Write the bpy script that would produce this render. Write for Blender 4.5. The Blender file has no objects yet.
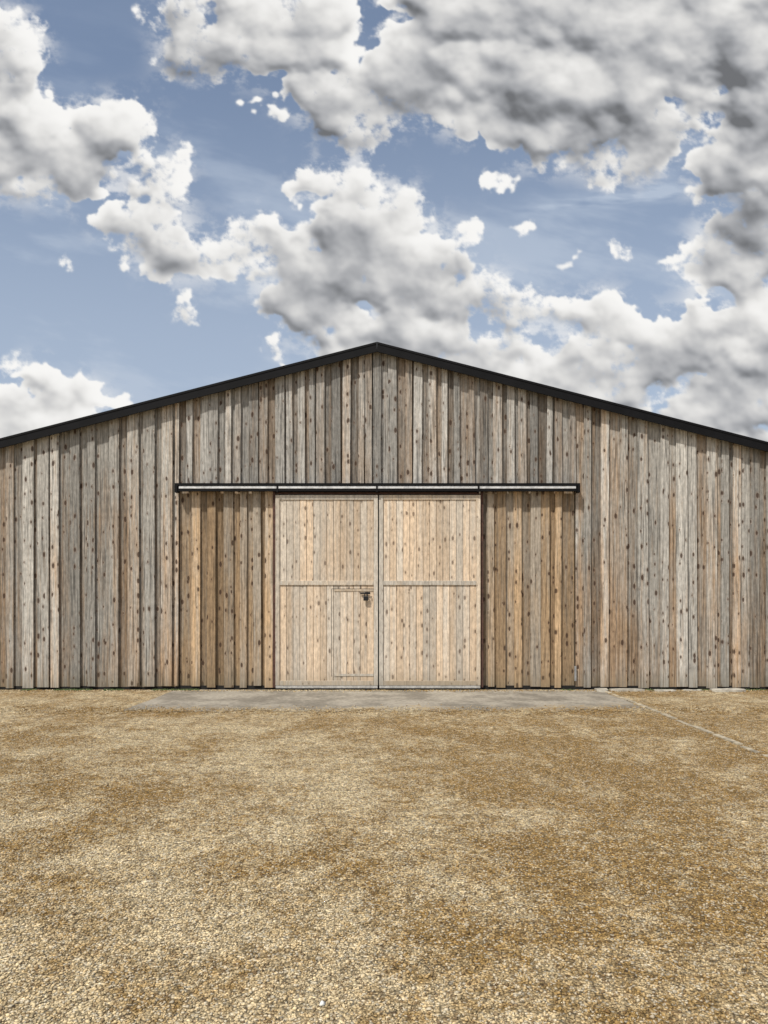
import bpy, math, random
import numpy as np
from mathutils import Vector
random.seed(11); rng=np.random.default_rng(7)
S=bpy.context.scene
F=740.0; HOR=602.0; CAMH=1.6; PPM=55.0; D=F/PPM
def X(px): return (px-384)/PPM
def Z(py): return (690-py)/PPM
XC=X(377)

# ------------------------------------------------------------ node helpers
class NT:
    def __init__(s,tree): s.t=tree; s.n=tree.nodes; s.l=tree.links
    def put(s,sock,v):
        if v is None: return
        if isinstance(v,bpy.types.NodeSocket): s.l.new(v,sock)
        else: sock.default_value=v
    def math(s,op,a,b=None,c=None,clamp=False):
        n=s.n.new('ShaderNodeMath'); n.operation=op; n.use_clamp=clamp
        s.put(n.inputs[0],a); s.put(n.inputs[1],b); s.put(n.inputs[2],c); return n.outputs[0]
    def vm(s,op,a,b=None,scale=None):
        n=s.n.new('ShaderNodeVectorMath'); n.operation=op
        s.put(n.inputs[0],a); s.put(n.inputs[1],b)
        if scale is not None: s.put(n.inputs['Scale'],scale)
        return n.outputs['Value'] if op in('DISTANCE','DOT_PRODUCT','LENGTH') else n.outputs[0]
    def noise(s,vec,scale,detail=2,rough=0.5,dist=0,dim='3D'):
        n=s.n.new('ShaderNodeTexNoise'); n.noise_dimensions=dim
        s.put(n.inputs['Vector'],vec); s.put(n.inputs['Scale'],scale); s.put(n.inputs['Detail'],detail)
        s.put(n.inputs['Roughness'],rough); s.put(n.inputs['Distortion'],dist); return n
    def vor(s,vec,scale,feature='F1',dim='3D',rand=1.0):
        n=s.n.new('ShaderNodeTexVoronoi'); n.voronoi_dimensions=dim; n.feature=feature
        s.put(n.inputs['Vector'],vec); s.put(n.inputs['Scale'],scale); s.put(n.inputs['Randomness'],rand)
        return n
    def mr(s,v,a,b,c=0.0,d=1.0,kind='SMOOTHSTEP'):
        n=s.n.new('ShaderNodeMapRange'); n.interpolation_type=kind
        if kind=='LINEAR': n.clamp=True
        for i,q in enumerate((v,a,b,c,d)): s.put(n.inputs[i],q)
        return n.outputs[0]
    def mix(s,f,a,b,blend='MIX'):
        n=s.n.new('ShaderNodeMix'); n.data_type='RGBA'; n.blend_type=blend
        def c(v): return v if isinstance(v,bpy.types.NodeSocket) else (v[0],v[1],v[2],1.0)
        s.put(n.inputs[0],f); s.put(n.inputs[6],c(a)); s.put(n.inputs[7],c(b)); return n.outputs[2]
    def sep(s,v):
        n=s.n.new('ShaderNodeSeparateXYZ'); s.put(n.inputs[0],v); return n.outputs
    def comb(s,x,y,z):
        n=s.n.new('ShaderNodeCombineXYZ')
        for i,q in enumerate((x,y,z)): s.put(n.inputs[i],q)
        return n.outputs[0]
    def bump(s,h,strength=0.5,dist=0.01):
        n=s.n.new('ShaderNodeBump'); s.put(n.inputs['Height'],h); s.put(n.inputs['Strength'],strength); s.put(n.inputs['Distance'],dist); return n.outputs[0]
def newmat(name):
    m=bpy.data.materials.new(name); m.use_nodes=True
    t=NT(m.node_tree); b=m.node_tree.nodes['Principled BSDF']; return m,t,b
def pos(t): return t.n.new('ShaderNodeNewGeometry').outputs['Position']
def attr(t,name):
    n=t.n.new('ShaderNodeAttribute'); n.attribute_name=name; return n

# ------------------------------------------------------------ world
SUN_EL=math.radians(54); SUN_AZ=math.radians(216)   # clockwise from +Y
w=bpy.data.worlds.new("World"); S.world=w; w.use_nodes=True
t=NT(w.node_tree); t.n.clear()
out=t.n.new('ShaderNodeOutputWorld'); bg=t.n.new('ShaderNodeBackground'); t.l.new(bg.outputs[0],out.inputs[0])
STR=0.12; bg.inputs[1].default_value=STR
sky=t.n.new('ShaderNodeTexSky'); sky.sky_type='NISHITA'; sky.sun_disc=False
sky.sun_elevation=SUN_EL; sky.sun_rotation=SUN_AZ; sky.dust_density=1.5
dirv=t.n.new('ShaderNodeTexCoord').outputs['Generated']
nn=t.noise(dirv,2.6,3,0.6).outputs[0]
dt=t.vm('DOT_PRODUCT',dirv,tuple(Vector((0,1,0.35)).normalized()))
cv=t.math('MULTIPLY',t.mr(nn,0.42,0.56),t.mr(dt,0.3,-0.1))
col=t.mix(cv,sky.outputs[0],tuple(v/STR for v in(0.68,0.68,0.68)))
t.l.new(col,bg.inputs[0])
try:
    w.cycles.sampling_method='MANUAL'; w.cycles.sample_map_resolution=256
except Exception: pass

sl=bpy.data.lights.new("sun",'SUN'); sl.energy=3.9; sl.angle=math.radians(2.5); sl.color=(1,0.955,0.87)
so=bpy.data.objects.new("sun",sl); S.collection.objects.link(so)
sd=Vector((math.sin(SUN_AZ)*math.cos(SUN_EL),math.cos(SUN_AZ)*math.cos(SUN_EL),math.sin(SUN_EL)))
so.rotation_euler=(-sd).to_track_quat('-Z','Y').to_euler(); so.location=(0,-5,20)

# ------------------------------------------------------------ sky: cloud layer on a far dome sector
def perlin(x,y,seed):
    xi=np.floor(x).astype(np.int64); yi=np.floor(y).astype(np.int64); xf=x-xi; yf=y-yi
    def g(ix,iy):
        n=(ix*374761393+iy*668265263+seed*1442695041)&0xffffffff
        n=((n^(n>>13))*1274126177)&0xffffffff
        n=(n^(n>>16))&0xffffffff
        return n.astype(np.float64)/4294967296.0*2*np.pi
    def d(ix,iy,fx,fy):
        a=g(ix,iy); return np.cos(a)*fx+np.sin(a)*fy
    u=xf*xf*xf*(xf*(xf*6-15)+10); v=yf*yf*yf*(yf*(yf*6-15)+10)
    a=d(xi,yi,xf,yf); b=d(xi+1,yi,xf-1,yf); c=d(xi,yi+1,xf,yf-1); e=d(xi+1,yi+1,xf-1,yf-1)
    return (a*(1-u)+b*u)*(1-v)+(c*(1-u)+e*u)*v
def fbm(x,y,o,seed,r=0.5):
    s=0;a=1;f=1
    for i in range(o): s=s+a*perlin(x*f+i*17.3,y*f-i*9.1,seed+i); a*=r; f*=2.03
    return s
def sst(v,a,b):
    q=np.clip((v-a)/(b-a),0,1); return q*q*(3-2*q)
blobs=[(-5,60,46),(0,130,56),(40,165,38),(22,35,20),(80,145,46),(112,140,40),(150,165,30),(140,205,40),(118,230,24),(165,250,32),(200,262,26),(226,256,22),
(145,14,12),
(252,245,30),(285,225,40),(315,208,32),(350,215,42),(330,255,58),(385,228,38),(415,262,34),(370,295,50),(300,300,40),(290,335,26),(340,345,36),(420,310,50),(455,300,38),(500,296,30),(480,345,50),(410,350,36),
(545,325,28),(580,335,40),(615,345,38),(650,358,40),(560,370,40),(610,390,40),(690,360,40),(735,335,52),(700,400,42),(760,400,48),(530,385,30),(660,410,36),(740,440,30),
(195,45,34),(205,5,38),(250,35,50),(300,45,52),(275,85,32),(330,90,42),(365,118,34),(395,92,34),(325,10,28),(430,60,54),(470,30,78),(460,100,32),(530,40,78),(545,110,54),(600,60,84),(505,100,32),
(680,15,80),(640,130,44),(745,90,58),(600,160,26),(760,20,78),(750,205,46),(712,165,22),(700,265,28),(735,285,42),(775,160,60),(560,145,26),(765,255,42),
(462,236,16),(500,178,11),(523,232,10),(569,267,9),(624,250,13),(181,309,14),(70,258,8),(428,210,11),
(0,412,42),(42,410,38),(82,404,34),(112,414,16)]
darks=[(335,248,48,24,.33),(745,212,36,32,.5),(430,275,34,16,.30),(500,295,18,18,.40),(640,75,80,20,.16),(765,125,28,26,.32),(300,292,46,16,.2),(560,112,50,14,.14),(640,368,50,14,.22),(470,350,60,14,.2),(20,168,44,18,.18),(735,365,34,16,.22),(340,110,40,14,.16),(140,225,34,14,.16)]
def axis(lo,a,b,hi,step,nc):
    e=np.linspace(0,1,nc+1)[1:]**1.8
    return np.concatenate([(a+(lo-a)*e)[::-1],np.arange(a,b,step),b+(hi-b)*e])
ST=1.1; NC=70; NCY=60
gx=np.arange(-120,890,ST); gy=np.arange(-140,452,ST)
ax=axis(-2600,-120,890,3300,ST,NC); e=np.linspace(0,1,NCY+1)[1:]**1.8
ay=np.concatenate([(-140+(-2200+140)*e)[::-1],gy,np.linspace(gy[-1]+4,606,36)])
GX,GY=np.meshgrid(gx,gy)
wx=GX+22*fbm(GX/52,GY/52,6,11,0.58); wy=GY+22*fbm(GX/52+7,GY/52+3,6,23,0.58)
K=0.30
acc=np.ones(GX.shape)
pr=np.random.default_rng(21)
puffs=[]
for bx,by,r in blobs:
    puffs.append((bx,by,r*0.97,r*0.50))
    n1=int(5+r*0.16)
    for i in range(n1):
        a=pr.uniform(0,6.283); q=r*pr.uniform(0.35,0.90); rr=r*pr.uniform(0.24,0.44)
        zc=math.sqrt(max(r*r-q*q,0))*0.52
        puffs.append((bx+q*math.cos(a),by+q*math.sin(a),rr*1.15,zc+rr*0.65))
    for i in range(int(8+r*0.45)):
        a=pr.uniform(0,6.283); q=r*math.sqrt(pr.uniform(0.10,1.08)); rr=r*pr.uniform(0.10,0.20)+1.5
        zc=math.sqrt(max(r*r-q*q,0))*0.52
        puffs.append((bx+q*math.cos(a),by+q*math.sin(a),rr*1.2,zc*0.97+rr*0.9))
for bx,by,r,A in puffs:
    m_=r+34
    i0=max(int((bx-m_-gx[0])/ST),0); i1=min(int((bx+m_-gx[0])/ST)+1,len(gx)); j0=max(int((by-m_-gy[0])/ST),0); j1=min(int((by+m_-gy[0])/ST)+1,len(gy))
    if i1<=i0 or j1<=j0: continue
    q2=((wx[j0:j1,i0:i1]-bx)**2+(wy[j0:j1,i0:i1]-by)**2)/(r*r)
    h=A*np.sqrt(np.clip(1-q2,0,None))
    acc[j0:j1,i0:i1]+=np.expm1(np.clip(K*h,0,60))
H=np.log(acc)/K
hole=sst(fbm(GX/85+31,GY/60+5,6,301,0.55),0.16,0.55)
hole*=1-0.3*sst(GX,420,520)*(1-sst(GY,150,190))
H=np.clip(H-34*hole,0,None)
ky=np.fft.fftfreq(H.shape[0])[:,None]; kx=np.fft.rfftfreq(H.shape[1])[None]
def blur(A,px):
    s=px/ST; return np.fft.irfft2(np.fft.rfft2(A)*np.exp(-2*np.pi**2*s*s*(kx*kx+ky*ky)),s=A.shape)
def shift(A,dx,dy):
    return np.roll(np.roll(A,-int(round(dx/ST)),1),-int(round(dy/ST)),0)
det=fbm(GX/30,GY/27,7,71,0.58)
Hn=H+10*det*sst(H,0,12)
H1=blur(Hn,1.6); H2=blur(Hn,6.0); H3=blur(H,9)
def lam(A,g):
    gy_,gx_=np.gradient(A,ST); nx,ny,nz=-gx_*g,-gy_*g,1.0
    L=np.sqrt(nx*nx+ny*ny+1); sx,sy,sz=0.28,-0.66,0.70
    return (nx*sx+ny*sy+nz*sz)/L
l1=lam(H1,0.5); l2=lam(H2,0.9)
mass=0
for d_,w_ in ((8,.3),(18,.3),(32,.25),(48,.15)): mass=mass+w_*np.clip(shift(H3,0.40*d_,-0.9*d_),0,30)
T=np.exp(-mass/25.0)
br=0.20+0.56*T+0.30*(l2-0.1)+0.14*(l1-0.25)
rim=1-sst(H2,2,20); br+=0.28*rim
br+=0.30*fbm(GX/70,GY/50,6,141,0.55)
for bx,by,rx,ry,a in darks:
    q=np.exp(-(((wx-bx)/rx)**2+((wy-by)/ry)**2)); br*=1-a*q
br=blur(br,0.9)
brG=np.where(br>0.75,0.75+0.20*np.tanh((br-0.75)/0.20),br)
brG=np.clip(brG,0.18,0.94)
edge=fbm(GX/16,GY/15,6,201,0.62)
wisp=sst(fbm(GX/110,GY/90,4,131),-0.25,0.3)
gate=sst(blur(H,5),0.3,3.5)
covG=sst(blur(H,1.1)+(5+15*wisp)*edge*gate,0.6,8+15*wisp)*sst(blur(H,4),0.25,1.6)
veil=sst(blur(H,18),0.4,13)*sst(fbm(GX/42,GY/28,7,401,0.62),-0.15,0.5)*0.6
covG=1-(1-covG)*(1-veil)
PX,PY=np.meshgrid(ax,ay)
outm=np.maximum(sst(np.abs(PX-384),480,640),sst(-PY,120,260))
gen=fbm(PX/330,PY/260,6,51)*190-10-(1-outm)*400
cover=sst(gen,-3,12); br=0.75-0.35*sst(gen,0,50)+0.2*fbm(PX/80,PY/60,4,61)
j0=NCY; i0=NC; sl_=(slice(j0,j0+len(gy)),slice(i0,i0+len(gx)))
cg=cover[sl_]; bgx=br[sl_]
br[sl_]=np.where(covG>cg,brG,bgx); cover[sl_]=np.maximum(cg,covG)
br=np.clip(br,0.14,0.95)
C=np.stack([br*(0.91+0.09*sst(br,.2,.8)),br*(0.94+0.05*sst(br,.2,.8)),br*(1.0-0.03*sst(br,.3,.8))],-1)
st=fbm((PX*0.9+PY*0.4)/260,(PY-PX*0.25)/80,6,171,0.55)
hz=0.18+0.48*sst(PY,40,420)+0.36*sst(st,0.0,0.55)*sst(PY,-50,250)
str_=np.exp(-(((PX-635)/95)**2+((PY-196+0.12*(PX-635))/9)**2))*0.7*(0.6+fbm(PX/40,PY/8,3,181))
hz=np.clip(hz+np.clip(str_,0,1),0,0.88)
HC=np.array([0.49,0.565,0.68])
a=cover+(1-cover)*hz
Cc=(C*cover[...,None]+HC*((1-cover)*hz)[...,None])/np.maximum(a,1e-4)[...,None]
fade=sst(PX,-2600,-1700)*(1-sst(PX,2400,3300))*sst(PY,-2200,-1400)
a=a*fade
ux=(PX-384)/F; vz=(HOR-PY)/F; L=np.sqrt(ux**2+1+vz**2); RD=2300.0
V=np.stack([ux/L*RD,RD/L,vz/L*RD+CAMH],-1).reshape(-1,3).astype(np.float32)
nyy,nxx=PX.shape
idx=np.arange(nyy*nxx).reshape(nyy,nxx)
Q=np.stack([idx[:-1,:-1],idx[:-1,1:],idx[1:,1:],idx[1:,:-1]],-1).reshape(-1,4)
me=bpy.data.meshes.new("sky"); me.vertices.add(len(V)); me.vertices.foreach_set('co',V.ravel())
me.loops.add(len(Q)*4); me.loops.foreach_set('vertex_index',Q.ravel().astype(np.int32))
me.polygons.add(len(Q)); me.polygons.foreach_set('loop_start',(np.arange(len(Q))*4).astype(np.int32)); me.update(calc_edges=True)
att=me.color_attributes.new('cloud','FLOAT_COLOR','POINT')
att.data.foreach_set('color',np.concatenate([Cc,a[...,None]],-1).reshape(-1).astype(np.float32))
m,t,b=newmat("cloud_layer"); t.n.remove(b)
A=attr(t,'cloud'); em=t.n.new('ShaderNodeEmission'); tr=t.n.new('ShaderNodeBsdfTransparent'); mx=t.n.new('ShaderNodeMixShader')
t.l.new(A.outputs['Color'],em.inputs[0]); t.l.new(A.outputs['Alpha'],mx.inputs[0]); t.l.new(tr.outputs[0],mx.inputs[1]); t.l.new(em.outputs[0],mx.inputs[2])
t.l.new(mx.outputs[0],t.n['Material Output'].inputs[0])
try: m.cycles.emission_sampling='NONE'
except Exception: pass
me.materials.append(m); S.collection.objects.link(bpy.data.objects.new("sky",me))

# ------------------------------------------------------------ materials
def wood(name,tan,gray,wbias,knot=1.0,zgrad=0.10,contrast=1.0,z0=2.0,kdark=0.85):
    m,t,b=newmat(name)
    p=t.sep(pos(t)); at=attr(t,'brd'); rs=t.n.new('ShaderNodeSeparateColor'); t.l.new(at.outputs['Color'],rs.inputs[0])
    r,g,bb=rs.outputs
    xo=t.math('ADD',t.math('ADD',p[0],t.math('MULTIPLY',g,43.0)),t.math('MULTIPLY',p[1],1.0)); zo=t.math('ADD',p[2],t.math('MULTIPLY',g,171.0))
    kn=t.vor(t.comb(t.math('MULTIPLY',xo,9.0),t.math('MULTIPLY',zo,4.2),0.0),1.0,'F1','2D')
    ksel=t.n.new('ShaderNodeSeparateColor'); t.l.new(kn.outputs['Color'],ksel.inputs[0])
    ksize=t.math('MULTIPLY',t.math('POWER',t.mr(ksel.outputs[0],0.36,1.0,0.0,1.0,'LINEAR'),1.4),0.21*knot)
    kd=t.math('SUBTRACT',kn.outputs['Distance'],ksize)
    on=t.mr(ksize,0.02,0.06)
    kmask=t.math('MULTIPLY',t.mr(kd,0.035,-0.03,0,1),on)
    khalo=t.math('MULTIPLY',t.mr(kd,0.20,0.0,0,1),on)
    gx=t.math('ADD',t.math('MULTIPLY',xo,70.0),t.math('MULTIPLY',khalo,2.0))
    gr=t.noise(t.comb(gx,t.math('MULTIPLY',zo,1.6),0.0),1.0,6,0.65,0.3,'2D').outputs[0]
    st=t.noise(t.comb(t.math('MULTIPLY',xo,17.0),t.math('MULTIPLY',zo,0.55),0.0),1.0,4,0.6,0,'2D').outputs[0]
    big=t.noise(t.comb(p[0],t.math('MULTIPLY',p[2],0.6),0.0),0.9,5,0.6,0,'2D').outputs[0]
    fine=t.noise(t.comb(t.math('MULTIPLY',p[0],22),t.math('MULTIPLY',p[2],9),0.0),1.0,5,0.6,0,'2D').outputs[0]
    W=t.math('ADD',t.math('MULTIPLY',t.math('SUBTRACT',p[2],z0),zgrad),wbias)
    W=t.math('ADD',W,t.math('MULTIPLY_ADD',r,1.3,-0.65))
    W=t.math('ADD',W,t.math('MULTIPLY_ADD',big,1.2,-0.6))
    W=t.math('ADD',W,t.math('MULTIPLY_ADD',st,2.0,-1.0),clamp=True)
    c=t.mix(W,tan,gray)
    tone=t.math('MULTIPLY_ADD',bb,1.0*contrast,1.0-0.52*contrast)
    tone=t.math('MULTIPLY',tone,t.mr(gr,0.25,0.75,1-0.55*contrast,1+0.36*contrast,'LINEAR'))
    tone=t.math('MULTIPLY',tone,t.mr(fine,0.3,0.7,0.78,1.18,'LINEAR'))
    st2=t.noise(t.comb(t.math('MULTIPLY',xo,30.0),t.math('MULTIPLY',zo,0.8),0.0),1.0,4,0.6,0,'2D').outputs[0]
    tone=t.math('MULTIPLY',tone,t.mr(st2,0.50,0.72,1.0,1-0.58*contrast))
    c=t.vm('SCALE',c,scale=tone)
    c=t.mix(t.math('MULTIPLY',khalo,0.4*kdark),c,(0.19,0.115,0.07))
    c=t.mix(t.math('MULTIPLY',kmask,kdark),c,(0.05,0.029,0.02))
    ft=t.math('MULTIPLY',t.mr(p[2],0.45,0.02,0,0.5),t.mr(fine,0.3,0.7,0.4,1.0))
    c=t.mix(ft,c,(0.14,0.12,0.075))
    t.l.new(c,b.inputs['Base Color']); b.inputs['Roughness'].default_value=0.85
    b.inputs['Specular IOR Level'].default_value=0.2
    t.l.new(t.bump(t.math('SUBTRACT',gr,kmask),0.5,0.004),b.inputs['Normal'])
    return m
M_wall=wood("weathered_board",(0.39,0.275,0.18),(0.425,0.405,0.37),0.66)
M_gable=wood("weathered_gable_board",(0.32,0.25,0.19),(0.375,0.36,0.335),0.72,zgrad=0.05,z0=4.0)
M_side=wood("fresh_board",(0.45,0.315,0.19),(0.42,0.36,0.29),0.42,contrast=0.8)
M_door=wood("door_board",(0.68,0.53,0.385),(0.62,0.545,0.455),0.55,knot=0.8,zgrad=0.12,contrast=0.36,kdark=0.6)
M_frame=wood("door_frame_wood",(0.60,0.49,0.37),(0.57,0.52,0.45),0.6,knot=0.4,contrast=0.35,kdark=0.5)

def simple(name,col,rough,metal=0.0,nscale=8,var=0.3,bumps=0.1,spec=0.5):
    m,t,b=newmat(name); p=pos(t)
    n=t.noise(p,nscale,6,0.65).outputs[0]
    c=t.mix(t.mr(n,0.3,0.7,0,1),tuple(v*(1-var) for v in col),tuple(v*(1+var) for v in col))
    t.l.new(c,b.inputs['Base Color']); b.inputs['Roughness'].default_value=rough; b.inputs['Metallic'].default_value=metal
    b.inputs['Specular IOR Level'].default_value=spec
    t.l.new(t.bump(n,bumps,0.01),b.inputs['Normal']); return m
M_black=simple("black_coated_steel",(0.005,0.005,0.006),0.6,0,3,0.3,0.05,0.15)
M_dark=simple("gap_shade_black",(0.008,0.007,0.006),0.9)  # near-black colour put in for shade in gaps and under the boards
M_galv=simple("galvanised_steel",(0.60,0.61,0.62),0.5,0.2,14,0.25,0.05)
M_dull=simple("dull_zinc",(0.30,0.30,0.30),0.6,0.3,14,0.25,0.05)
M_strip=simple("worn_metal_strip",(0.42,0.41,0.39),0.6,0.2,20,0.3,0.1)
M_header=simple("header_beam_wood",(0.075,0.035,0.025),0.8,0,12,0.4,0.1)
M_roof=simple("dark_roof_sheet",(0.03,0.03,0.033),0.5,0,2,0.3,0.02)
M_lock=simple("padlock_metal",(0.012,0.012,0.014),0.45,0.3)
M_plain=simple("side_wall_board",(0.28,0.24,0.2),0.9,0,3,0.3,0.1)

def gravel_color(t,p):
    xyz=t.sep(p)
    flat=t.comb(xyz[0],xyz[1],0.0)
    big=t.noise(flat,0.38,4,0.6,0.4,'2D').outputs[0]
    mid=t.noise(t.comb(xyz[0],t.math('MULTIPLY',xyz[1],0.8),0.0),1.7,7,0.76,0.2,'2D').outputs[0]
    sm=t.noise(flat,9.0,5,0.75,0,'2D').outputs[0]
    f=t.math('ADD',t.math('MULTIPLY_ADD',big,2.2,-1.1),t.math('MULTIPLY_ADD',mid,3.6,-1.8))
    f=t.math('ADD',f,t.math('MULTIPLY_ADD',sm,2.2,-1.1))
    f=t.math('ADD',f,t.mr(xyz[1],2.8,7.5,0.24,0.0,'LINEAR'))
    f=t.math('ADD',f,t.mr(xyz[0],-2.5,2.5,0.14,-0.08,'LINEAR'))
    f=t.math('ADD',f,0.36,clamp=True)
    c=t.mix(f,(0.300,0.192,0.070),(0.560,0.450,0.275))
    return c,f,flat,sm
def gravel_mat(name,pebble):
    m,t,b=newmat(name); p=pos(t)
    c,f,flat,sm=gravel_color(t,p)
    if pebble:
        rn=attr(t,'brd').outputs['Color']; s=t.n.new('ShaderNodeSeparateColor'); t.l.new(rn,s.inputs[0]); r0,r1=s.outputs[0],s.outputs[1]
    else:
        v=t.vor(flat,75,'F1','2D'); s=t.n.new('ShaderNodeSeparateColor'); t.l.new(v.outputs['Color'],s.inputs[0]); r0,r1=s.outputs[0],s.outputs[1]
    tone=t.mr(r0,0,1,0.50,1.42,'LINEAR')
    c=t.vm('SCALE',c,scale=tone)
    c=t.mix(t.math('MULTIPLY',t.math('GREATER_THAN',r1,0.84),0.5),c,(0.62,0.57,0.46))
    c=t.mix(t.math('MULTIPLY',t.math('LESS_THAN',r1,0.13),0.6),c,(0.12,0.065,0.03))
    if not pebble:
        gap=t.mr(v.outputs['Distance'],0.35,0.75,1.0,0.45)
        v2=t.vor(flat,22,'F1','2D'); s2=t.n.new('ShaderNodeSeparateColor'); t.l.new(v2.outputs['Color'],s2.inputs[0])
        gr2=t.noise(flat,34,3,0.8,0,'2D').outputs[0]
        c=t.vm('SCALE',c,scale=t.math('MULTIPLY',gap,t.mr(s2.outputs[0],0,1,0.72,1.36,'LINEAR')))
        c=t.vm('SCALE',c,scale=t.mr(gr2,0.3,0.7,0.66,1.34,'LINEAR'))
        h=t.math('SUBTRACT',sm,t.math('MULTIPLY',v.outputs['Distance'],0.8))
        t.l.new(t.bump(h,0.9,0.012),b.inputs['Normal'])
    t.l.new(c,b.inputs['Base Color']); b.inputs['Roughness'].default_value=0.85; b.inputs['Specular IOR Level'].default_value=0.25
    return m
M_ground=gravel_mat("gravel_ground",False); M_peb=gravel_mat("gravel_pebble",True)

m,t,b=newmat("worn_concrete"); M_conc=m
p=pos(t); xyz=t.sep(p); c0,f,flat,sm=gravel_color(t,p)
n1=t.noise(flat,1.3,6,0.65,0,'2D').outputs[0]; n2=t.noise(flat,14,6,0.7,0,'2D').outputs[0]
cc=t.mix(t.mr(n1,0.35,0.65),(0.20,0.178,0.142),(0.36,0.325,0.265))
cc=t.vm('SCALE',cc,scale=t.mr(n2,0.3,0.7,0.68,1.24,'LINEAR'))
edge=t.mr(xyz[1],11.8,10.85,-0.46,0.24,'LINEAR')
sp=t.math('ADD',t.math('ADD',t.math('MULTIPLY_ADD',n1,1.2,-0.6),edge),t.math('MULTIPLY_ADD',n2,2.1,-1.05))
right=t.mr(xyz[0],1.8,3.6,0.0,0.25,'LINEAR')
sp=t.mr(t.math('ADD',sp,right),0.05,0.3)
cc=t.mix(sp,cc,t.vm('SCALE',c0,scale=0.8))
t.l.new(cc,b.inputs['Base Color']); b.inputs['Roughness'].default_value=0.85
t.l.new(t.bump(n2,0.4,0.01),b.inputs['Normal'])
M_stone=simple("pale_concrete",(0.42,0.39,0.33),0.9,0,9,0.35,0.4)
M_kerb=simple("kerb_concrete",(0.36,0.31,0.225),0.9,0,7,0.5,0.4)
M_moss=simple("moss",(0.05,0.075,0.02),0.95,0,30,0.5,0.6)
M_white=simple("white_pebble_stone",(0.75,0.75,0.72),0.7)

# ------------------------------------------------------------ mesh helpers
def link(o,parent=None):
    S.collection.objects.link(o)
    if parent: o.parent=parent
    return o
class Boxes:
    def __init__(s): s.v=[]; s.f=[]; s.c=[]
    def hexa(s,pts,col=None):
        i=len(s.v); s.v+=pts
        for q in ((0,1,5,4),(1,2,6,5),(2,3,7,6),(3,0,4,7),(3,2,1,0),(4,5,6,7)): s.f.append(tuple(i+k for k in q))
        c=col or (random.random(),random.random(),random.random(),1)
        s.c+= [c]*8
    def box(s,x0,x1,y0,y1,z0,z1,col=None):
        s.hexa([(x0,y0,z0),(x1,y0,z0),(x1,y1,z0),(x0,y1,z0),(x0,y0,z1),(x1,y0,z1),(x1,y1,z1),(x0,y1,z1)],col)
    def board(s,x0,x1,yf,th,zb,ztop,lean=0.0,yaw=0.0,flare=0.0,col=None):
        a=x0;c=x1
        s.hexa([(a,yf+yaw-flare,zb),(c,yf-yaw-flare,zb),(c,yf-yaw+th,zb),(a,yf+yaw+th,zb),
                (a+lean,yf+yaw,ztop(a)),(c+lean,yf-yaw,ztop(c)),(c+lean,yf-yaw+th,ztop(c)),(a+lean,yf+yaw+th,ztop(a))],col)
    def obj(s,name,mat,parent=None,bevel=0):
        me=bpy.data.meshes.new(name); me.from_pydata(s.v,[],s.f)
        ca=me.color_attributes.new('brd','FLOAT_COLOR','POINT'); ca.data.foreach_set('color',np.array(s.c,dtype=np.float32).ravel())
        me.materials.append(mat); me.update()
        o=link(bpy.data.objects.new(name,me),parent)
        if bevel:
            md=o.modifiers.new('bev','BEVEL'); md.width=bevel; md.segments=2
        return o
barn=link(bpy.data.objects.new("barn",None))
SL=0.256; ZR=Z(345); HW=9.6; DEPTH=24
def zroof(x): return ZR-SL*abs(x-XC)
def cladding(B,x0,x1,yf,zb,ztop,pitch=0.29,front=0.175):
    x=x0
    while x<x1-0.02:
        wd=min(pitch*random.uniform(0.68,1.32),x1-x)
        if x1-(x+wd)<0.10: wd=x1-x
        B.board(x+0.004,x+wd-0.004,yf+0.042,0.022,zb+random.uniform(-0.012,0.012),ztop,yaw=random.uniform(-.003,.003),
                col=(random.uniform(0,0.75),random.random(),random.uniform(0.0,0.6),1))  # back boards darker: less weathered, plus recess shade put into the tone
        fw=front*random.uniform(0.70,1.2)
        cx=x+wd
        a=cx-fw/2+random.uniform(-.02,.02); c=a+fw
        a=max(a,x0); c=min(c,x1)
        if c-a>0.06:
            B.board(a,c,yf+random.uniform(-.004,.004),0.028,zb+random.uniform(-0.03,0.018),ztop,lean=random.uniform(-.018,.018),yaw=random.uniform(-.007,.007),flare=random.uniform(0,.014),
                    col=(random.uniform(0.15,1.0),random.random(),random.choice([random.uniform(0.45,1.0),random.uniform(0.45,1.0),random.uniform(0.1,0.5)]),1))
        x+=wd
DF=D
xl0=XC-HW; xr1=XC+HW
xa=X(178); xb=X(576); zh=Z(486)
zt=lambda x: zroof(x)-0.06
B=Boxes(); cladding(B,xl0,xa,DF,0.062,zt); cladding(B,xb,xr1,DF,0.062,zt); B.obj("wall_cladding",M_wall,barn)
B=Boxes()
cladding(B,xa,XC,DF,zh-0.02,zt,pitch=0.225,front=0.14); cladding(B,XC,xb,DF,zh-0.02,zt,pitch=0.225,front=0.14)
B.board(XC-0.07,XC+0.07,DF-0.012,0.02,zh-0.02,lambda x:ZR-0.09)
B.obj("gable_cladding",M_gable,barn)
dx0=X(276); dx1=X(480); dm=X(378.5)
B=Boxes(); cladding(B,xa+0.01,dx0+0.05,DF+0.02,0.065,lambda x:zh,pitch=0.26,front=0.155); cladding(B,dx1-0.05,xb-0.01,DF+0.02,0.065,lambda x:zh,pitch=0.26,front=0.155)
B.obj("lower_cladding",M_side,barn)
B=Boxes()
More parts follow.
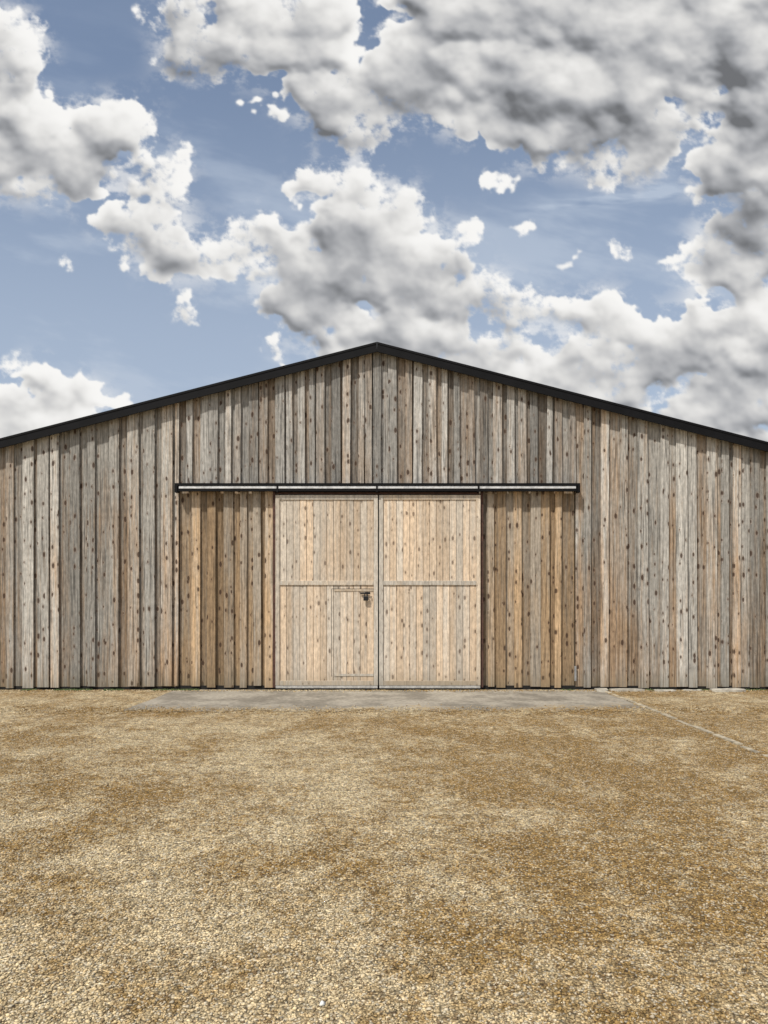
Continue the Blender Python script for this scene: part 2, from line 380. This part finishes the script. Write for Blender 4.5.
def gable_prism(B,y0,y1,inset):
    zl=zroof(xl0)-0.1
    i=len(B.v)
    pts=[(xl0+inset,0.06),(xr1-inset,0.06),(xr1-inset,zl),(XC,ZR-0.12),(xl0+inset,zl)]
    B.v+=[(x,y0,z) for x,z in pts]+[(x,y1,z) for x,z in pts]; B.c+=[(0.5,.5,.5,1)]*10
    B.f.append(tuple(i+k for k in (0,1,2,3,4))); B.f.append(tuple(i+k for k in (9,8,7,6,5)))
    for k in range(5): B.f.append((i+k,i+5+k,i+5+(k+1)%5,i+(k+1)%5))
gable_prism(B,DF+0.095,DF+0.16,0.03)
B.obj("wall_backing",M_dark,barn)
B=Boxes()
y=DF+0.17
while y<DF+DEPTH:
    for xs in (xl0+0.02,xr1-0.05):
        B.box(xs+random.uniform(-.01,.01),xs+0.03,y+0.004,y+0.196,0.05,zroof(xl0)-0.12)
    y+=0.2
B.obj("side_wall",M_wall,barn)
B=Boxes(); gable_prism(B,DF+DEPTH,DF+DEPTH+0.05,0.03); B.obj("back_wall",M_plain,barn)
def slope_box(B,xA,xB,y0,y1,top,bot):
    za=zroof(xA); zb=zroof(xB)
    B.hexa([(xA,y0,za-bot),(xB,y0,zb-bot),(xB,y1,zb-bot),(xA,y1,za-bot),(xA,y0,za-top),(xB,y0,zb-top),(xB,y1,zb-top),(xA,y1,za-top)])
B=Boxes()
ov=0.25
slope_box(B,xl0-ov,XC-0.001,DF-0.14,DF-0.115,0.0,0.165); slope_box(B,XC+0.001,xr1+ov,DF-0.14,DF-0.115,0.0,0.165)
slope_box(B,xl0-ov,XC-0.001,DF-0.148,DF-0.141,-0.008,0.03); slope_box(B,XC+0.001,xr1+ov,DF-0.148,DF-0.141,-0.008,0.03)
slope_box(B,xl0-ov,XC-0.001,DF-0.113,DF+0.2,0.045,0.06); slope_box(B,XC+0.001,xr1+ov,DF-0.113,DF+0.2,0.045,0.06)
B.obj("barge_flashing",M_black,barn)
vs=[];fs=[]
ny=int(DEPTH/0.05)
for side in (-1,1):
    base=len(vs)
    for j in range(ny+1):
        yy=DF-0.105+j*0.05; h=[0,0.012,0.03,0.012][j%4]
        for d in (0.002,HW+ov):
            vs.append((XC+side*d,yy,ZR-SL*d-0.005+h-0.03))
    for j in range(ny):
        a_=base+2*j; q=(a_,a_+1,a_+3,a_+2); fs.append(q if side<0 else q[::-1])
me=bpy.data.meshes.new("roof_sheet"); me.from_pydata(vs,[],fs); me.materials.append(M_roof); link(bpy.data.objects.new("roof_sheet",me),barn)

# ------------------------------------------------------------ sliding rail
ra=X(177); rb=X(578)
B=Boxes()
B.box(ra,rb,DF-0.15,DF-0.03,Z(486.8),Z(484.4)); B.box(ra+0.06,rb-0.06,DF-0.10,DF-0.031,Z(491.5),Z(486.9))
B.box(ra,ra+0.05,DF-0.16,DF-0.03,Z(493.5),Z(486.9)); B.box(rb-0.05,rb,DF-0.16,DF-0.03,Z(493.5),Z(486.9))
B.box(ra+0.055,rb-0.055,DF-0.145,DF-0.09,Z(492.3),Z(490.2))
for k in (ra+1.83,ra+3.62,ra+5.45):
    B.box(k,k+0.03,DF-0.153,DF-0.03,Z(493.2),Z(486.9))
B.obj("rail_hood",M_black,barn)
B=Boxes(); B.box(ra+0.07,rb-0.07,DF-0.14,DF-0.101,Z(489.8),Z(487.1)); B.obj("sliding_rail",M_galv,barn,0.006)
B=Boxes(); B.box(dx0+0.02,dx1-0.02,DF-0.045,DF+0.0,Z(494.6),Z(492.6)); B.obj("header_beam",M_header,barn)

# ------------------------------------------------------------ doors
def leaf(name,x0,x1,wicket):
    E=link(bpy.data.objects.new(name,None),barn)
    yf=DF-0.075; z0=Z(687.5); z1=Z(495.5); zm=Z(583)
    st=0.075
    B=Boxes(); n=14; xs=np.linspace(x0+st,x1-st,n+1)
    for i in range(n):
        j=random.uniform(-.003,.003)
        B.board(xs[i]+0.003,xs[i+1]-0.003,yf+0.022+j,0.022,zm+0.03,lambda x:z1-0.06)
        B.board(xs[i]+0.003,xs[i+1]-0.003,yf+0.022-j,0.022,z0+0.09,lambda x:zm-0.03)
    B.obj("boards",M_door,E,0.003)
    B=Boxes(); B.box(x0+0.02,x1-0.02,yf+0.045,yf+0.07,z0+0.02,z1-0.02); B.obj("backing",M_header,E)
    B=Boxes()
    B.box(x0,x0+st,yf,yf+0.044,z0+0.045,z1); B.box(x1-st,x1,yf,yf+0.044,z0+0.045,z1)
    B.box(x0+st+.002,x1-st-.002,yf+.003,yf+0.04,z1-0.085,z1); B.box(x0+st+.002,x1-st-.002,yf+0.002,yf+0.04,zm-0.04,zm+0.04)
    B.box(x0+st+.002,x1-st-.002,yf+0.003,yf+0.04,z0+0.045,z0+0.13)
    B.obj("frame",M_frame,E,0.004)
    B=Boxes(); B.box(x0+0.005,x1-0.005,yf-0.006,yf+0.02,z0-0.005,z0+0.04); B.obj("bottom_strip",M_strip,E,0.003)
    if wicket:
        wx0=X(331.5); wx1=x1-st-0.004; wz1=Z(589); wz0=Z(676)
        g=0.006; y0=yf+0.012;y1=yf+0.021
        B=Boxes(); f=0.045
        B.box(wx0+g+f+.002,wx1,y0+.001,y1,wz1-f,wz1-.003); B.box(wx0+g+f+.002,wx1,y0+.001,y1,wz0,wz0+f)
        B.obj("pass_door_ledge",M_frame,E,0.003)
        B=Boxes(); B.box(wx0,wx0+g,y0+.004,y1,wz0,wz1); B.box(wx0+g+.001,wx1,y0+.006,y1,wz1,wz1+g)
        B.obj("pass_door_gap",M_dark,E)
    return E
L_=leaf("sliding_door",dx0,dm-0.010,True); R_=leaf("sliding_door_leaf",dm+0.010,dx1,False)
B=Boxes(); B.box(dx0-0.055,dx0-0.006,DF-0.03,DF+0.015,0.05,zh-0.1); B.box(dx1+0.006,dx1+0.055,DF-0.03,DF+0.015,0.05,zh-0.1); B.obj("door_edge_shade",M_header,barn)  # dark strips painted in for the shade beside the proud doors
yl=DF-0.085
E=link(bpy.data.objects.new("padlock",None),barn)
B=Boxes(); cx=X(366); cz=Z(596)
B.box(cx-0.10,cx+0.05,yl-0.006,yl+0.008,cz+0.035,cz+0.065); B.box(cx-0.02,cx+0.08,yl-0.012,yl-0.007,cz+0.03,cz+0.07); B.obj("hasp",M_lock,E,0.002)
B=Boxes(); B.box(cx-0.045,cx+0.045,yl-0.045,yl-0.013,cz-0.085,cz-0.005); B.obj("lock_body",M_lock,E,0.008)
bpy.ops.mesh.primitive_torus_add(major_radius=0.03,minor_radius=0.007,location=(cx,yl-0.03,cz+0.01),rotation=(math.pi/2,0,0))
o=bpy.context.object; o.name="shackle"; o.scale=(1,1.3,1); o.data.materials.append(M_lock); o.parent=E
B=Boxes(); B.box(X(574.3),X(576.3),DF-0.02,DF-0.001,Z(681),Z(666)); B.obj("door_stop",M_dull,barn,0.004)
B=Boxes(); B.box(xl0+0.05,xr1-0.05,DF+0.045,DF+0.2,-0.1,0.075); B.obj("base_shadow_strip",M_dark,barn)  # near-black strip standing in for the shadow gap below the cladding

# ------------------------------------------------------------ ground
def grid(name,x0,x1,y0,y1,nx,ny,zf,mat,xe=None):
    vs=[];fs=[]
    for j in range(ny+1):
        for i in range(nx+1):
            x=x0+(x1-x0)*i/nx; y=y0+(y1-y0)*j/ny
            if xe: x,y=xe(x,y,i,j,nx,ny)
            vs.append((x,y,zf(x,y)))
    for j in range(ny):
        for i in range(nx):
            a_=j*(nx+1)+i; fs.append((a_,a_+1,a_+nx+2,a_+nx+1))
    me=bpy.data.meshes.new(name); me.from_pydata(vs,[],fs); me.materials.append(mat)
    return link(bpy.data.objects.new(name,me))
grid("ground",-2400,2400,-2400,2400,4,4,lambda x,y:0.0,M_ground)
def je(x,y,i,j,nx,ny):
    if j==0: y+=0.16*math.sin(i*0.5)*math.sin(i*0.17+1)+random.uniform(-.07,.07)
    if i in(0,nx): x+=random.uniform(-.06,.06)
    return x,y
grid("concrete_slab",X(165)*0.96,X(600),10.85,DF+0.02,90,4,lambda x,y:0.006,M_conc,je)
B=Boxes(); y=6.0
while y<DF-0.2:
    ln=random.uniform(0.35,0.9)
    dx=random.uniform(-.012,.012); z=random.uniform(0.004,0.020)
    B.box(3.94+dx,4.01+dx+random.uniform(-.015,.015),y,min(y+ln-random.uniform(0.02,0.16),DF-0.2),-0.05,z)
    y+=ln
B.obj("kerb",M_kerb,None,0.004)
vs=[];fs=[]
x=X(592)
while x<X(745):
    wd=random.uniform(0.2,0.75); dp=random.uniform(0.1,0.32); h=random.uniform(0.015,0.045)
    n=8; cx_=x+wd/2; cy=DF-0.03-dp/2; i0=len(vs)
    ring=[(cx_+wd/2*(1.0+random.uniform(-.18,.05))*math.copysign(abs(math.cos(q))**0.6,math.cos(q)),cy+dp/2*(1+random.uniform(-.25,.05))*math.copysign(abs(math.sin(q))**0.6,math.sin(q))) for q in [2*math.pi*(k+.5)/n for k in range(n)]]
    vs+=[(q,b_,-0.02) for q,b_ in ring]+[(q,b_,h+random.uniform(-.006,.006)) for q,b_ in ring]
    fs.append(tuple(range(i0+n,i0+2*n)))
    for k in range(n): fs.append((i0+k,i0+(k+1)%n,i0+n+(k+1)%n,i0+n+k))
    x+=wd+random.uniform(0.0,0.15)
me=bpy.data.meshes.new("broken_paving"); me.from_pydata(vs,[],fs); me.materials.append(M_stone); link(bpy.data.objects.new("broken_paving",me))

def pebbles(name,P,R,mat,flat=0.6):
    N=len(P)
    base=np.array([(1,0,0),(0,1,0),(-1,0,0),(0,-1,0),(0,0,1),(0,0,-1)],dtype=np.float32)
    V=np.repeat(base[None],N,0)*rng.uniform(0.65,1.25,(N,6,1))
    V=V+rng.uniform(-.22,.22,V.shape)
    V[:,:,2]*=flat
    a=rng.uniform(0,6.28,N); ca,sa=np.cos(a),np.sin(a)
    x=V[:,:,0]*ca[:,None]-V[:,:,1]*sa[:,None]; y=V[:,:,0]*sa[:,None]+V[:,:,1]*ca[:,None]
    V[:,:,0]=x;V[:,:,1]=y
    V=V*R[:,None,None]+P[:,None,:]
    T=np.array([(0,1,4),(1,2,4),(2,3,4),(3,0,4),(1,0,5),(2,1,5),(3,2,5),(0,3,5)])
    Fc=(T[None]+6*np.arange(N)[:,None,None]).reshape(-1,3)
    me=bpy.data.meshes.new(name); me.vertices.add(N*6); me.vertices.foreach_set('co',V.reshape(-1).astype(np.float32))
    me.loops.add(len(Fc)*3); me.loops.foreach_set('vertex_index',Fc.reshape(-1).astype(np.int32))
    me.polygons.add(len(Fc)); me.polygons.foreach_set('loop_start',(np.arange(len(Fc))*3).astype(np.int32))
    me.update(calc_edges=True)
    C=np.repeat(np.concatenate([rng.random((N,3)),np.ones((N,1))],1)[:,None],6,1)
    at=me.color_attributes.new('brd','FLOAT_COLOR','POINT'); at.data.foreach_set('color',C.reshape(-1).astype(np.float32))
    me.materials.append(mat); return link(bpy.data.objects.new(name,me))
N=140000
y=2.2+ (rng.random(N)**1.25)*7.5; hx=0.56*y+0.8; x=rng.uniform(-1,1,N)*hx
R=rng.uniform(0.0045,0.0095,N)*np.where(rng.random(N)<0.06,1.5,1.0)
M2=9000
x2=rng.uniform(-8,8,M2); y2=np.where(rng.random(M2)<0.5,10.9+rng.normal(0,0.2,M2),DF-0.05-np.abs(rng.normal(0,0.12,M2))); R2=rng.uniform(0.006,0.016,M2)
P1=np.stack([x,y,R*0.25],1); P2=np.stack([x2,y2,R2*0.25+0.006],1)
pebbles("gravel",np.concatenate([P1,P2]),np.concatenate([R,R2]),M_peb)
N=5000
x=np.where(rng.random(N)<0.7,rng.uniform(-8,X(200),N),rng.uniform(X(560),8,N)); R=rng.uniform(0.006,0.02,N)
k=(np.sin(x*3.1)+np.sin(x*7.7+1)>-0.3)
x=x[k];R=R[k]
pebbles("moss",np.stack([x,DF-0.02-np.abs(rng.normal(0,0.05,len(x))),R*0.5],1),R,M_moss,1.0)
dd=CAMH*F/404
pebbles("white_stone",np.array([[(323-384)/F*dd,dd,0.010]]),np.array([0.018]),M_white)

# ------------------------------------------------------------ camera
cam=bpy.data.cameras.new("camera"); co=bpy.data.objects.new("camera",cam); S.collection.objects.link(co)
co.location=(0,0,CAMH); co.rotation_euler=(math.radians(90),0,0)
cam.sensor_fit='VERTICAL'; cam.sensor_height=24; cam.lens=24*F/1024
cam.shift_y=(HOR-512)/1024; cam.clip_end=8000
S.camera=co
S.view_settings.view_transform='Standard'; S.view_settings.look='None'; S.view_settings.exposure=0
